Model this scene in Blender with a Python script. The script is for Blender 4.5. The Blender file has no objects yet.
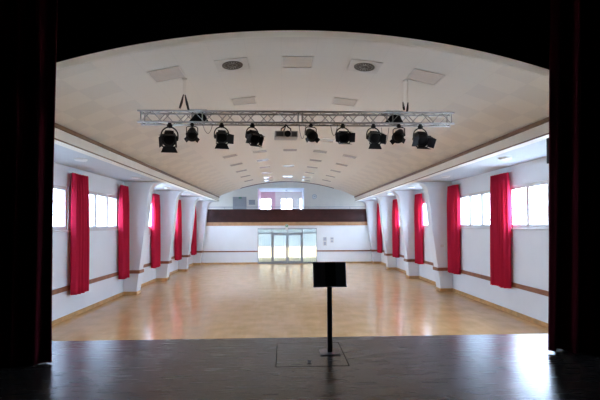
import bpy, bmesh, math, random
from mathutils import Vector, Matrix
random.seed(7)
S = bpy.context.scene
COL = S.collection
PI = math.pi

# ---------------------------------------------------------------- camera
F_PX = 410.0
yaw = math.atan(16.5 / F_PX); pitch = math.atan(8.0 / math.hypot(F_PX, 16.5)); roll = math.radians(-0.24)
fw = Vector((math.sin(yaw) * math.cos(pitch), math.cos(yaw) * math.cos(pitch), math.sin(pitch)))
rt = fw.cross(Vector((0, 0, 1))).normalized(); up = rt.cross(fw)
r2 = rt * math.cos(roll) + up * math.sin(roll); u2 = up * math.cos(roll) - rt * math.sin(roll)
cam = bpy.data.cameras.new('camera'); camo = bpy.data.objects.new('camera', cam); COL.objects.link(camo)
cam.sensor_width = 36; cam.lens = F_PX / 600 * 36; cam.shift_y = 17.5 / 600; cam.clip_start = 0.05; cam.clip_end = 400
M = Matrix((r2, u2, -fw)).transposed().to_4x4(); M.translation = Vector((0, 0, 1.6)); camo.matrix_world = M
S.camera = camo

# ---------------------------------------------------------------- world, exposure
W = bpy.data.worlds.new('overcast_sky'); S.world = W; W.use_nodes = True
wn = W.node_tree; wn.nodes.clear()
wo = wn.nodes.new('ShaderNodeOutputWorld'); wb = wn.nodes.new('ShaderNodeBackground')
wb.inputs[0].default_value = (0.53, 0.675, 0.93, 1); wb.inputs[1].default_value = 11.0
wn.links.new(wb.outputs[0], wo.inputs[0])
S.view_settings.view_transform = 'Standard'; S.view_settings.look = 'None'
S.view_settings.exposure = 2.3; S.view_settings.gamma = 1; S.view_settings.use_curve_mapping = False
S.cycles.max_bounces = 14; S.cycles.diffuse_bounces = 8; S.cycles.glossy_bounces = 6; S.cycles.transparent_max_bounces = 16
S.cycles.use_denoising = True; S.cycles.caustics_reflective = False; S.cycles.sample_clamp_indirect = 4; S.cycles.blur_glossy = 1.0

# plan (metres): camera stands on the stage at x=0, y=0; stage floor z=0, hall floor z=-1
XC = 0.27; HW = 6.35; XL, XR = XC - HW, XC + HW
BW = 4.68; ZS = 3.30; ZT = 3.61; RV = 11.35; ZC = 4.62
YP0, YP1 = 5.20, 5.39; YE = 28.25; ZH = -1.0

def portal(name, loc, rot, sx, sy):
    l = bpy.data.lights.new(name, 'AREA'); l.shape = 'RECTANGLE'; l.size = sx; l.size_y = sy
    l.cycles.is_portal = True
    o = bpy.data.objects.new(name, l); o.location = loc; o.rotation_euler = rot; COL.objects.link(o)

# ---------------------------------------------------------------- materials
def mat(name, col, rough=0.6, metal=0.0, var=0.06, scale=3.0, spec=0.5, bump=0.0, bscale=40, sheen=0.0):
    m = bpy.data.materials.new(name); m.use_nodes = True; t = m.node_tree; n = t.nodes
    b = n['Principled BSDF']; b.inputs['Roughness'].default_value = rough; b.inputs['Metallic'].default_value = metal
    b.inputs['Specular IOR Level'].default_value = spec; b.inputs['Sheen Weight'].default_value = sheen
    tc = n.new('ShaderNodeTexCoord'); nz = n.new('ShaderNodeTexNoise'); nz.inputs['Scale'].default_value = scale
    nz.inputs['Detail'].default_value = 4
    t.links.new(tc.outputs['Object'], nz.inputs['Vector'])
    rp = n.new('ShaderNodeValToRGB'); rp.color_ramp.elements[0].position = 0.3; rp.color_ramp.elements[1].position = 0.7
    c = Vector(col)
    rp.color_ramp.elements[0].color = (*(c * (1 - var)), 1); rp.color_ramp.elements[1].color = (*[min(1, x * (1 + var)) for x in c], 1)
    t.links.new(nz.outputs['Fac'], rp.inputs['Fac']); t.links.new(rp.outputs['Color'], b.inputs['Base Color'])
    if bump:
        n2 = n.new('ShaderNodeTexNoise'); n2.inputs['Scale'].default_value = bscale; n2.inputs['Detail'].default_value = 3
        t.links.new(tc.outputs['Object'], n2.inputs['Vector'])
        bp = n.new('ShaderNodeBump'); bp.inputs['Strength'].default_value = bump; bp.inputs['Distance'].default_value = 0.01
        t.links.new(n2.outputs['Fac'], bp.inputs['Height']); t.links.new(bp.outputs['Normal'], b.inputs['Normal'])
    return m

def P(m): return m.node_tree.nodes['Principled BSDF']

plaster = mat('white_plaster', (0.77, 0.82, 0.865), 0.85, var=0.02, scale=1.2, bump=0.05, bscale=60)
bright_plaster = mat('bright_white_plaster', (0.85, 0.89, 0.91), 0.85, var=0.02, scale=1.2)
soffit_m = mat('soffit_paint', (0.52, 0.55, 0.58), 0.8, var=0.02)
cream = mat('cream_plaster', (0.80, 0.76, 0.68), 0.8, var=0.02)
black_paint = mat('black_stage_paint', (0.006, 0.006, 0.006), 0.9, var=0.2, spec=0.1)
bounce_wall_m = mat('grey_stage_bounce_wall', (0.30, 0.30, 0.31), 0.9, var=0.1)  # unseen stage walls made grey to bounce light onto the lectern board
rail_m = mat('brown_rail_wood', (0.27, 0.10, 0.045), 0.4, var=0.25, scale=6)
base_m = mat('oak_baseboard', (0.55, 0.32, 0.13), 0.45, var=0.2, scale=5)
trimw = mat('brown_trim_wood', (0.17, 0.085, 0.037), 0.5, var=0.2, scale=5)
oakstrip = mat('light_oak_strip', (0.48, 0.27, 0.13), 0.45, var=0.15, scale=4)
darkwood = mat('dark_red_brown_wood', (0.045, 0.011, 0.010), 0.45, var=0.3, scale=2, spec=0.3)
frame_m = mat('grey_white_window_frame', (0.66, 0.66, 0.66), 0.45, var=0.03)
doorframe = mat('grey_aluminium', (0.35, 0.37, 0.40), 0.4, metal=0.3, var=0.05)
black_metal = mat('black_metal', (0.012, 0.012, 0.013), 0.5, var=0.3, scale=9, spec=0.35)
black_gloss = mat('black_lens_glass', (0.008, 0.008, 0.01), 0.35, var=0.1, spec=0.25)
alu = mat('brushed_aluminium', (0.36, 0.35, 0.335), 0.35, metal=0.85, var=0.08, scale=12)
silver = mat('silver_plastic', (0.42, 0.42, 0.43), 0.4, metal=0.2, var=0.05)
steel = mat('dark_steel', (0.18, 0.18, 0.19), 0.4, metal=0.7, var=0.1)
lamp_refl = mat('lamp_glossy_cover', (0.62, 0.59, 0.55), 0.11, var=0.04, scale=8, spec=1.0)
lamp_dull = mat('lamp_dull_diffuser', (0.46, 0.42, 0.36), 0.35, metal=0.3, var=0.05, scale=8)
vent_plate = mat('vent_plate_paint', (0.66, 0.62, 0.56), 0.7, var=0.03)
vent_dark = mat('vent_slot_metal', (0.13, 0.11, 0.085), 0.6, var=0.2)
notice_m = mat('pale_notice_paper', (0.45, 0.50, 0.58), 0.7, var=0.15, scale=18)
balcony_m = mat('warm_balcony_plaster', (0.86, 0.79, 0.70), 0.85, var=0.02)
grey_door = mat('grey_door_paint', (0.36, 0.35, 0.36), 0.6, var=0.05)
pink_glow_m = mat('painted_pink_glow', (0.78, 0.50, 0.54), 0.8, var=0.06, scale=1)  # red curtain's pink glow painted into the recess wall colour
white_plastic = mat('white_plastic', (0.75, 0.75, 0.73), 0.45, var=0.03)
green_sign = mat('green_sign_face', (0.03, 0.28, 0.14), 0.5, var=0.05)
white_mark = mat('white_sign_mark', (0.85, 0.88, 0.85), 0.5, var=0.03)
slate_m = mat('slate_black_sheet', (0.17, 0.18, 0.21), 0.5, var=0.1)
rubber = mat('black_rubber', (0.015, 0.015, 0.015), 0.7, var=0.2)
paving = mat('pale_paving', (0.80, 0.76, 0.60), 0.9, var=0.06, scale=0.6)
gravel = mat('grey_ground', (0.52, 0.52, 0.48), 0.95, var=0.15, scale=0.5)
house_wall = mat('pale_house_render', (0.78, 0.74, 0.58), 0.9, var=0.04)
annex_m = mat('blue_grey_render', (0.24, 0.29, 0.36), 0.9, var=0.08)
bark = mat('grey_bark', (0.42, 0.40, 0.37), 0.9, var=0.3, scale=6)
cable_m = mat('grey_cable', (0.12, 0.12, 0.12), 0.6, var=0.1)

def curtain_mat(name, col, trans, rough=0.85):
    m = bpy.data.materials.new(name); m.use_nodes = True; t = m.node_tree; n = t.nodes; b = n['Principled BSDF']
    b.inputs['Roughness'].default_value = rough; b.inputs['Specular IOR Level'].default_value = 0.2
    tc = n.new('ShaderNodeTexCoord'); mp = n.new('ShaderNodeMapping'); mp.inputs['Scale'].default_value = (30, 30, 2)
    nz = n.new('ShaderNodeTexNoise'); nz.inputs['Scale'].default_value = 4; nz.inputs['Detail'].default_value = 5
    t.links.new(tc.outputs['Object'], mp.inputs[0]); t.links.new(mp.outputs[0], nz.inputs['Vector'])
    mx = n.new('ShaderNodeMix'); mx.data_type = 'RGBA'
    mx.inputs['A'].default_value = (*[c * 0.85 for c in col], 1); mx.inputs['B'].default_value = (*[min(1, c * 1.12) for c in col], 1)
    t.links.new(nz.outputs['Fac'], mx.inputs['Factor']); t.links.new(mx.outputs['Result'], b.inputs['Base Color'])
    if trans:
        tr = n.new('ShaderNodeBsdfTranslucent'); tr.inputs[0].default_value = (min(1, col[0] * 1.3), col[1] * 1.3, col[2] * 1.3, 1)
        ms = n.new('ShaderNodeMixShader'); ms.inputs[0].default_value = trans
        t.links.new(b.outputs[0], ms.inputs[1]); t.links.new(tr.outputs[0], ms.inputs[2])
        t.links.new(ms.outputs[0], n['Material Output'].inputs[0])
    return m
red_cloth = curtain_mat('crimson_curtain_cloth', (0.66, 0.020, 0.070), 0.25)
velvet = curtain_mat('dark_red_velvet', (0.10, 0.004, 0.012), 0.0, 0.95)

def glass_mat(name, tint=(0.97, 0.98, 0.98), gl=0.06, reed=False):
    m = bpy.data.materials.new(name); m.use_nodes = True; t = m.node_tree; n = t.nodes; n.remove(n['Principled BSDF'])
    tr = n.new('ShaderNodeBsdfTransparent'); tr.inputs[0].default_value = (*tint, 1)
    g = n.new('ShaderNodeBsdfGlossy'); g.inputs['Roughness'].default_value = 0.03
    ms = n.new('ShaderNodeMixShader'); ms.inputs[0].default_value = gl
    t.links.new(tr.outputs[0], ms.inputs[1]); t.links.new(g.outputs[0], ms.inputs[2])
    out = ms
    tc = n.new('ShaderNodeTexCoord'); wv = n.new('ShaderNodeTexWave')
    wv.inputs['Scale'].default_value = 2.2 if reed else 0.4; wv.inputs['Distortion'].default_value = 0.5
    t.links.new(tc.outputs['Object'], wv.inputs['Vector'])
    rp = n.new('ShaderNodeValToRGB')
    lo = 0.94 if reed else 0.98
    rp.color_ramp.elements[0].color = (tint[0] * lo, tint[1] * lo, tint[2] * lo, 1); rp.color_ramp.elements[1].color = (*tint, 1); rp.color_ramp.elements[0].position = .2; rp.color_ramp.elements[1].position = .8
    t.links.new(wv.outputs['Fac'], rp.inputs['Fac']); t.links.new(rp.outputs['Color'], tr.inputs[0])
    if reed:
        tl = n.new('ShaderNodeBsdfTranslucent'); tl.inputs[0].default_value = (0.85, 0.87, 0.88, 1)
        m2 = n.new('ShaderNodeMixShader'); m2.inputs[0].default_value = 0.12
        t.links.new(ms.outputs[0], m2.inputs[1]); t.links.new(tl.outputs[0], m2.inputs[2]); out = m2
    t.links.new(out.outputs[0], n['Material Output'].inputs[0])
    return m
glass = glass_mat('window_glass')
shade_l = glass_mat('grey_tinted_window_glass', (0.48, 0.49, 0.50), 0.05)  # both tints added to dim the outside glare so the frame bars show
shade_r = glass_mat('light_tinted_window_glass', (0.58, 0.59, 0.60), 0.05)
reed_glass = glass_mat('reeded_door_glass', (0.95, 0.97, 0.97), 0.04, True)

def parquet():
    m = bpy.data.materials.new('beech_parquet'); m.use_nodes = True; t = m.node_tree; n = t.nodes; b = n['Principled BSDF']
    tc = n.new('ShaderNodeTexCoord')
    mp = n.new('ShaderNodeMapping'); mp.inputs['Rotation'].default_value = (0, 0, PI / 2)
    br = n.new('ShaderNodeTexBrick'); br.inputs['Scale'].default_value = 1.0
    br.inputs['Brick Width'].default_value = 0.62; br.inputs['Row Height'].default_value = 0.075
    br.inputs['Mortar Size'].default_value = 0.0; br.inputs['Bias'].default_value = 0.0
    br.inputs['Color1'].default_value = (0.60, 0.345, 0.143, 1); br.inputs['Color2'].default_value = (0.63, 0.375, 0.165, 1)
    br.inputs['Mortar'].default_value = (0.60, 0.345, 0.143, 1); br.offset = 0.37
    t.links.new(tc.outputs['Object'], mp.inputs[0]); t.links.new(mp.outputs[0], br.inputs['Vector'])
    nz = n.new('ShaderNodeTexNoise'); nz.inputs['Scale'].default_value = 2.2; nz.inputs['Detail'].default_value = 6
    t.links.new(tc.outputs['Object'], nz.inputs['Vector'])
    rp = n.new('ShaderNodeValToRGB'); rp.color_ramp.elements[0].position = .3; rp.color_ramp.elements[1].position = .7
    rp.color_ramp.elements[0].color = (.84, .82, .78, 1); rp.color_ramp.elements[1].color = (1.1, 1.1, 1.1, 1)
    t.links.new(nz.outputs['Fac'], rp.inputs['Fac'])
    mx = n.new('ShaderNodeMix'); mx.data_type = 'RGBA'; mx.blend_type = 'MULTIPLY'; mx.inputs['Factor'].default_value = 1
    t.links.new(br.outputs['Color'], mx.inputs['A']); t.links.new(rp.outputs['Color'], mx.inputs['B'])
    t.links.new(mx.outputs['Result'], b.inputs['Base Color'])
    r2 = n.new('ShaderNodeMapRange'); r2.inputs['To Min'].default_value = 0.190; r2.inputs['To Max'].default_value = 0.194
    t.links.new(nz.outputs['Fac'], r2.inputs['Value']); t.links.new(r2.outputs['Result'], b.inputs['Roughness'])
    b.inputs['Specular IOR Level'].default_value = 0.5
    return m

def stage_boards():
    m = bpy.data.materials.new('black_stained_stage_boards'); m.use_nodes = True; t = m.node_tree; n = t.nodes; b = n['Principled BSDF']
    tc = n.new('ShaderNodeTexCoord')
    br = n.new('ShaderNodeTexBrick'); br.inputs['Scale'].default_value = 1.0
    br.inputs['Brick Width'].default_value = 2.4; br.inputs['Row Height'].default_value = 0.14
    br.inputs['Mortar Size'].default_value = 0.0015
    br.inputs['Color1'].default_value = (0.030, 0.028, 0.026, 1); br.inputs['Color2'].default_value = (0.048, 0.044, 0.040, 1)
    br.inputs['Mortar'].default_value = (0.012, 0.011, 0.010, 1)
    t.links.new(tc.outputs['Object'], br.inputs['Vector'])
    mp = n.new('ShaderNodeMapping'); mp.inputs['Scale'].default_value = (1.5, 14, 1)
    nz = n.new('ShaderNodeTexNoise'); nz.inputs['Scale'].default_value = 2; nz.inputs['Detail'].default_value = 6
    t.links.new(tc.outputs['Object'], mp.inputs[0]); t.links.new(mp.outputs[0], nz.inputs['Vector'])
    mx = n.new('ShaderNodeMix'); mx.data_type = 'RGBA'; mx.blend_type = 'MULTIPLY'; mx.inputs['Factor'].default_value = .2
    t.links.new(br.outputs['Color'], mx.inputs['A']); t.links.new(nz.outputs['Fac'], mx.inputs['B'])
    t.links.new(mx.outputs['Result'], b.inputs['Base Color'])
    r2 = n.new('ShaderNodeMapRange'); r2.inputs['To Min'].default_value = 0.25; r2.inputs['To Max'].default_value = 0.29
    t.links.new(nz.outputs['Fac'], r2.inputs['Value']); t.links.new(r2.outputs['Result'], b.inputs['Roughness'])
    b.inputs['Specular IOR Level'].default_value = 0.85
    return m

TU, TV, TV0 = 0.60, 0.55, 7.50      # ceiling tile pitch round the arc, along the hall, first lamp row
def ceiling_tiles():
    m = bpy.data.materials.new('acoustic_ceiling_tiles'); m.use_nodes = True; t = m.node_tree; n = t.nodes; b = n['Principled BSDF']
    b.inputs['Roughness'].default_value = 0.8; b.inputs['Specular IOR Level'].default_value = 0.25
    uv = n.new('ShaderNodeUVMap'); uv.uv_map = 'tiles'
    sp = n.new('ShaderNodeSeparateXYZ'); t.links.new(uv.outputs[0], sp.inputs[0])
    def mth(op, a, bb=None):
        k = n.new('ShaderNodeMath'); k.operation = op
        for i, v in enumerate((a, bb)):
            if v is None: continue
            if isinstance(v, (int, float)): k.inputs[i].default_value = v
            else: t.links.new(v, k.inputs[i])
        return k.outputs[0]
    ix = mth('ROUND', sp.outputs[0]); iy = mth('ROUND', sp.outputs[1])
    par = mth('MODULO', mth('ABSOLUTE', mth('ADD', ix, iy)), 2.0)
    even = mth('LESS_THAN', par, 0.5)
    side = mth('GREATER_THAN', mth('ABSOLUTE', ix), 5.5)
    dark = mth('MULTIPLY', even, side)
    gx = mth('ABSOLUTE', mth('SUBTRACT', sp.outputs[0], ix)); gy = mth('ABSOLUTE', mth('SUBTRACT', sp.outputs[1], iy))
    gr = mth('GREATER_THAN', mth('MAXIMUM', gx, gy), 0.492)
    mx = n.new('ShaderNodeMix'); mx.data_type = 'RGBA'
    mx.inputs['A'].default_value = (0.73, 0.69, 0.625, 1); mx.inputs['B'].default_value = (0.68, 0.645, 0.59, 1)
    t.links.new(dark, mx.inputs['Factor'])
    m2 = n.new('ShaderNodeMix'); m2.data_type = 'RGBA'; m2.inputs['B'].default_value = (0.69, 0.65, 0.59, 1)
    t.links.new(gr, m2.inputs['Factor']); t.links.new(mx.outputs['Result'], m2.inputs['A'])
    t.links.new(m2.outputs['Result'], b.inputs['Base Color'])
    return m

def roof_tiles():
    m = bpy.data.materials.new('grey_roof_tiles'); m.use_nodes = True; t = m.node_tree; n = t.nodes; b = n['Principled BSDF']
    b.inputs['Roughness'].default_value = 0.8
    tc = n.new('ShaderNodeTexCoord'); br = n.new('ShaderNodeTexBrick')
    br.inputs['Scale'].default_value = 1; br.inputs['Brick Width'].default_value = 0.3; br.inputs['Row Height'].default_value = 0.3
    br.inputs['Mortar Size'].default_value = 0.03
    br.inputs['Color1'].default_value = (0.62, 0.58, 0.56, 1); br.inputs['Color2'].default_value = (0.70, 0.66, 0.64, 1)
    br.inputs['Mortar'].default_value = (0.30, 0.28, 0.28, 1)
    mp = n.new('ShaderNodeMapping'); mp.inputs['Rotation'].default_value = (0, 0, PI / 2)
    t.links.new(tc.outputs['Object'], mp.inputs[0]); t.links.new(mp.outputs[0], br.inputs['Vector'])
    t.links.new(br.outputs['Color'], b.inputs['Base Color'])
    return m
parquet_m, stage_m, tiles_m, roof_m = parquet(), stage_boards(), ceiling_tiles(), roof_tiles()

# ---------------------------------------------------------------- mesh helpers
def box(bm, x0, x1, y0, y1, z0, z1, mi=0, m=None):
    vs = [bm.verts.new((x, y, z)) for z in (z0, z1) for y in (y0, y1) for x in (x0, x1)]
    fs = [bm.faces.new([vs[i] for i in q]) for q in ((0, 2, 3, 1), (4, 5, 7, 6), (0, 1, 5, 4), (2, 6, 7, 3), (0, 4, 6, 2), (1, 3, 7, 5))]
    for f in fs: f.material_index = mi
    if m is not None: bmesh.ops.transform(bm, matrix=m, verts=vs)
    return vs

def tube(bm, pts, r, seg=10, closed=False):
    pts = [Vector(p) for p in pts]; n = len(pts); rings = []
    rr = r if isinstance(r, (list, tuple)) else [r] * n
    nrm = None
    for i, p in enumerate(pts):
        a = pts[(i - 1) % n] if (closed or i > 0) else p; b = pts[(i + 1) % n] if (closed or i < n - 1) else p
        tg = (b - a).normalized()
        if nrm is None:
            nrm = tg.orthogonal().normalized()
        else:
            nrm = (nrm - tg * nrm.dot(tg))
            nrm = nrm.normalized() if nrm.length > 1e-6 else tg.orthogonal().normalized()
        bt = tg.cross(nrm)
        rings.append([bm.verts.new(p + (nrm * math.cos(k * 2 * PI / seg) + bt * math.sin(k * 2 * PI / seg)) * rr[i]) for k in range(seg)])
    m = n if closed else n - 1
    for i in range(m):
        A, B = rings[i], rings[(i + 1) % n]
        for k in range(seg):
            f = bm.faces.new((A[k], A[(k + 1) % seg], B[(k + 1) % seg], B[k])); f.smooth = True
    if not closed:
        bm.faces.new(rings[0][::-1]); bm.faces.new(rings[-1])

def lathe(bm, prof, seg=24, mtx=None, cap=True):
    """prof: (radius, height) pairs about Z."""
    rings = []
    for r, h in prof:
        rings.append([bm.verts.new((r * math.cos(k * 2 * PI / seg), r * math.sin(k * 2 * PI / seg), h)) for k in range(seg)])
    for A, B in zip(rings, rings[1:]):
        for k in range(seg):
            f = bm.faces.new((A[k], A[(k + 1) % seg], B[(k + 1) % seg], B[k])); f.smooth = True
    if cap:
        bm.faces.new(rings[0][::-1]); bm.faces.new(rings[-1])
    if mtx is not None: bmesh.ops.transform(bm, matrix=mtx, verts=[v for R in rings for v in R])

def prism(bm, poly, y0, y1, mi=0):
    """poly of (x, z), extruded along y."""
    a = [bm.verts.new((x, y0, z)) for x, z in poly]; b = [bm.verts.new((x, y1, z)) for x, z in poly]
    n = len(poly); fs = [bm.faces.new(a), bm.faces.new(b[::-1])]
    for i in range(n): fs.append(bm.faces.new((a[i], b[i], b[(i + 1) % n], a[(i + 1) % n])))
    for f in fs: f.material_index = mi
    return fs

def obj(name, bm, mats, parent=None, bevel=0.0):
    bmesh.ops.recalc_face_normals(bm, faces=bm.faces[:])
    me = bpy.data.meshes.new(name); bm.to_mesh(me); bm.free()
    for m in (mats if isinstance(mats, (list, tuple)) else [mats]): me.materials.append(m)
    o = bpy.data.objects.new(name, me); COL.objects.link(o)
    if parent is not None: o.parent = parent
    if bevel:
        b = o.modifiers.new('bevel', 'BEVEL'); b.width = bevel; b.segments = 2; b.limit_method = 'ANGLE'
    return o

def tag(o, label, cat, group=None):
    o['label'] = label; o['category'] = cat
    if group: o['group'] = group
    return o

def thing(name, label, cat, loc=(0, 0, 0), rz=0, group=None):
    o = bpy.data.objects.new(name, None); COL.objects.link(o); o.location = loc; o.rotation_euler = (0, 0, rz)
    o.empty_display_size = 0.1
    return tag(o, label, cat, group)

def struct(name, bm, mats, parent=None, bevel=0.0):
    o = obj(name, bm, mats, parent, bevel)
    if parent is None: o['kind'] = 'structure'
    return o

def boxes(*bs):
    bm = bmesh.new()
    for b in bs: box(bm, *b)
    return bm

def copy_tree(o, parent=None):
    c = o.copy(); COL.objects.link(c)
    if parent is not None: c.parent = parent
    for ch in list(o.children): copy_tree(ch, c)
    return c

# ================================================================= SETTING
# stage house
struct('floor_stage', boxes((-6.4, 7.0, -4.0, YP0, -0.98, 0), (-4.2, 4.75, YP0, 5.89, -0.98, 0)), stage_m)
struct('wall_stage_back', boxes((-6.5, 7.1, -4.2, -4.0, 0, 5.4)), bounce_wall_m)
struct('wall_stage_left', boxes((-6.6, -6.4, -4.0, YP0, 0, 5.4)), bounce_wall_m)
struct('wall_stage_right', boxes((7.0, 7.2, -4.0, YP0, 0, 5.4)), bounce_wall_m)
struct('ceiling_stage', boxes((-6.6, 7.2, -4.2, YP0, 5.4, 5.55)), black_paint)
# proscenium wall with its shallow arched opening
bm = bmesh.new()
pl, pr, px0, px1 = -3.01, 3.60, -6.6, 7.2
RA = 11.0; pc = 0.295; zcr = 4.10
arc = [(pl + (pr - pl) * k / 40, zcr - RA + math.sqrt(RA * RA - (pl + (pr - pl) * k / 40 - pc) ** 2)) for k in range(41)]
prism(bm, [(px0, ZH - 0.1), (pl, ZH - 0.1), (pl, arc[0][1]), (pl, 5.55), (px0, 5.55)], YP0, YP1)
prism(bm, [(pr, ZH - 0.1), (px1, ZH - 0.1), (px1, 5.55), (pr, 5.55)], YP0, YP1)
for a, b in zip(arc, arc[1:]): prism(bm, [a, b, (b[0], 5.55), (a[0], 5.55)], YP0, YP1)
bmesh.ops.remove_doubles(bm, verts=bm.verts[:], dist=1e-5)
bmesh.ops.recalc_face_normals(bm, faces=bm.faces[:])
for f in bm.faces:
    if f.calc_center_median().y < YP0 + 0.001: f.material_index = 1
struct('wall_front', bm, [cream, black_paint])

# hall floor
struct('floor', boxes((XL - 0.35, XR + 0.35, YP1, YE + 0.2, ZH - 0.2, ZH)), parquet_m)

# vaulted ceiling
bm = bmesh.new(); uvl = bm.loops.layers.uv.new('tiles')
NA = 48; amax = math.asin(BW / RV)
def vpt(a, dz=0): return (XC + (RV + dz) * math.sin(a), ZC - RV + (RV + dz) * math.cos(a))
ys = [YP1, YE - 0.25]
grid = [[bm.verts.new((vpt(-amax + 2 * amax * i / NA)[0], y, vpt(-amax + 2 * amax * i / NA)[1])) for i in range(NA + 1)] for y in ys]
for i in range(NA):
    f = bm.faces.new((grid[0][i], grid[1][i], grid[1][i + 1], grid[0][i + 1])); f.smooth = True
    for lp in f.loops:
        v = lp.vert.co; a = math.atan2(v.x - XC, v.z - ZC + RV)
        lp[uvl].uv = (RV * a / TU, (v.y - TV0) / TV)
top = [[bm.verts.new((vpt(-amax + 2 * amax * i / NA, .15)[0], y, vpt(-amax + 2 * amax * i / NA, .15)[1])) for i in range(NA + 1)] for y in ys]
for i in range(NA):
    bm.faces.new((top[0][i], top[0][i + 1], top[1][i + 1], top[1][i]))
struct('ceiling', bm, tiles_m)
# plain rim of the vault at the balcony, with a dark strip standing for the gap's shade over its middle
bm = bmesh.new()
for i in range(NA):
    a0, a1 = -amax + 2 * amax * i / NA, -amax + 2 * amax * (i + 1) / NA
    prism(bm, [vpt(a0, 0.0), vpt(a1, 0.0), vpt(a1, .15), vpt(a0, .15)], YE - 0.25, YE)
struct('trim_1', bm, cream)
bm = bmesh.new(); ad = math.asin(3.2 / RV)
for i in range(24):
    a0, a1 = -ad + 2 * ad * i / 24, -ad + 2 * ad * (i + 1) / 24
    prism(bm, [vpt(a0, -.035), vpt(a1, -.035), vpt(a1, .0), vpt(a0, .0)], YE - 0.27, YE - 0.2)
struct('trim_gap_shade', bm, trimw)

# side beams, soffits, brown cornice strips
for side, s in (('left', -1), ('right', 1)):
    xb = XC + s * BW; xw = XC + s * HW
    x0, x1 = sorted((xb, xb + s * 0.22))
    struct('beam_' + side, boxes((x0, x1, YP1, YE, ZS - 0.02, ZT + 0.5)), cream)
    x0, x1 = sorted((xb + s * 0.22, xw + s * 0.3))
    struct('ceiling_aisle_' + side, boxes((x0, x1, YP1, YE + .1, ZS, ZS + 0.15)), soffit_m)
    x0, x1 = sorted((xb, xb - s * 0.045))
    struct('trim_cornice_' + side, boxes((x0, x1, YP1, YE - .02, ZT - 0.095, ZT - 0.02)), trimw)
    x0, x1 = sorted((xb, xb - s * 0.012))
    struct('trim_shadow_' + side, boxes((x0, x1, YP1, YE - .02, ZS - 0.02, ZS + 0.008)), trimw)  # dark strip standing in for the shadow line at the beam bottom

# side walls with window openings
ZW0, ZW1 = 1.50, 2.72
WIN = {'left': [(5.9, 8.3), (9.2, 11.85), (12.75, 15.38)], 'right': [(5.9, 8.3), (9.15, 11.78), (12.62, 15.25)]}  # first pair, beside the stage, is unseen and added to brighten the front ceiling
for k in range(3):
    WIN['left'].append((16.75 + 4 * k, 19.40 + 4 * k)); WIN['right'].append((16.75 + 4 * k, 19.40 + 4 * k))
wn_i = 0
for side, s in (('left', -1), ('right', 1)):
    xi = XC + s * HW; xo = xi + s * 0.32; x0, x1 = sorted((xi, xo))
    bm = bmesh.new(); yy = YP1
    for a, b in WIN[side]:
        box(bm, x0, x1, yy, a, ZH - .1, ZS); box(bm, x0, x1, a, b, ZH - .1, ZW0); box(bm, x0, x1, a, b, ZW1, ZS); yy = b
    box(bm, x0, x1, yy, YE + 0.2, ZH - .1, ZS)
    bmesh.ops.remove_doubles(bm, verts=bm.verts[:], dist=1e-5)
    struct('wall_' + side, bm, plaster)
    for a, b in WIN[side]:
        wn_i += 1
        root = bpy.data.objects.new('window_%d' % wn_i, None); COL.objects.link(root); root['kind'] = 'structure'
        root.location = (xi, (a + b) / 2, ZW0)
        L = (b - a) / 2; H = ZW1 - ZW0; fx0, fx1 = sorted((s * 0.03, s * 0.12))
        bm = bmesh.new(); fwid = 0.10
        box(bm, fx0, fx1, -L, L, 0, fwid); box(bm, fx0, fx1, -L, L, H - fwid, H)
        box(bm, fx0, fx1, -L, -L + fwid, fwid, H - fwid); box(bm, fx0, fx1, L - fwid, L, fwid, H - fwid)
        for q in (-1, 1): box(bm, fx0, fx1, q * L / 3 - .06, q * L / 3 + .06, fwid, H - fwid)
        obj('window_frame', bm, frame_m, root, 0.006)
        gx0, gx1 = sorted((s * 0.066, s * 0.072))
        obj('window_glass', boxes((gx0, gx1, -L + .05, L - .05, .05, H - .05)), (shade_l if s < 0 else shade_r) if 9 < a < 15 and not (s > 0 and a < 10) else glass, root)
        sx0, sx1 = sorted((-s * 0.06, s * 0.045))
        obj('window_sill', boxes((sx0, sx1, -L - .05, L + .05, -0.045, 0.0)), frame_m, root, 0.006)
        portal('daylight_portal', (xi + s * 0.33, (a + b) / 2, (ZW0 + ZW1) / 2), (0, s * PI / 2, 0), H, 2 * L)

# chair rails and baseboards on the side walls, broken by the pillars
PILL = [15.84, 19.84, 23.84, 27.79]; PW = 0.45
for side, s in (('left', -1), ('right', 1)):
    xi = XC + s * HW
    for nm, z0, z1, th, m in (('trim_rail_' + side, -0.195, -0.070, 0.04, rail_m), ('baseboard_' + side, ZH, ZH + 0.12, 0.025, base_m)):
        bm = bmesh.new(); yy = YP1; x0, x1 = sorted((xi, xi - s * th))
        for p in PILL: box(bm, x0, x1, yy, p, z0, z1); yy = p + PW
        struct(nm, bm, m)

# rear wall below the balcony
DX0, DX1, DZ = -1.77, 2.29, 1.42
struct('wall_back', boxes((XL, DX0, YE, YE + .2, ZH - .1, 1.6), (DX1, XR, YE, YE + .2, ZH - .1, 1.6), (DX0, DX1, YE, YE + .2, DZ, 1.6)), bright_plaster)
struct('trim_rail_back', boxes((XL + .47, DX0, YE - .03, YE, -0.20, -0.12), (DX1, XR - .47, YE - .03, YE, -0.20, -0.12)), rail_m)
struct('baseboard_back', boxes((XL + .47, DX0, YE - .02, YE, ZH, ZH + .085), (DX1, XR - .47, YE - .02, YE, ZH, ZH + .085)), base_m)
struct('trim_balcony_strip', boxes((XL + .3, XR - .3, YE - .07, YE + .2, 1.60, 1.84)), oakstrip)
struct('floor_balcony', boxes((XL - .3, XR + .3, YE + .2, 36.0, 1.62, 1.84)), plaster)
# balcony parapet: dark boarded front
bm = bmesh.new()
for k in range(4): box(bm, XL + .3, XR - .3, YE - .10, YE + .1, 1.84 + .2225 * k, 1.84 + .2225 * k + .218)
box(bm, XL + .3, XR - .3, YE - .085, YE + .08, 1.84, 2.73)
struct('trim_balcony_front', bm, darkwood)

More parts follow.
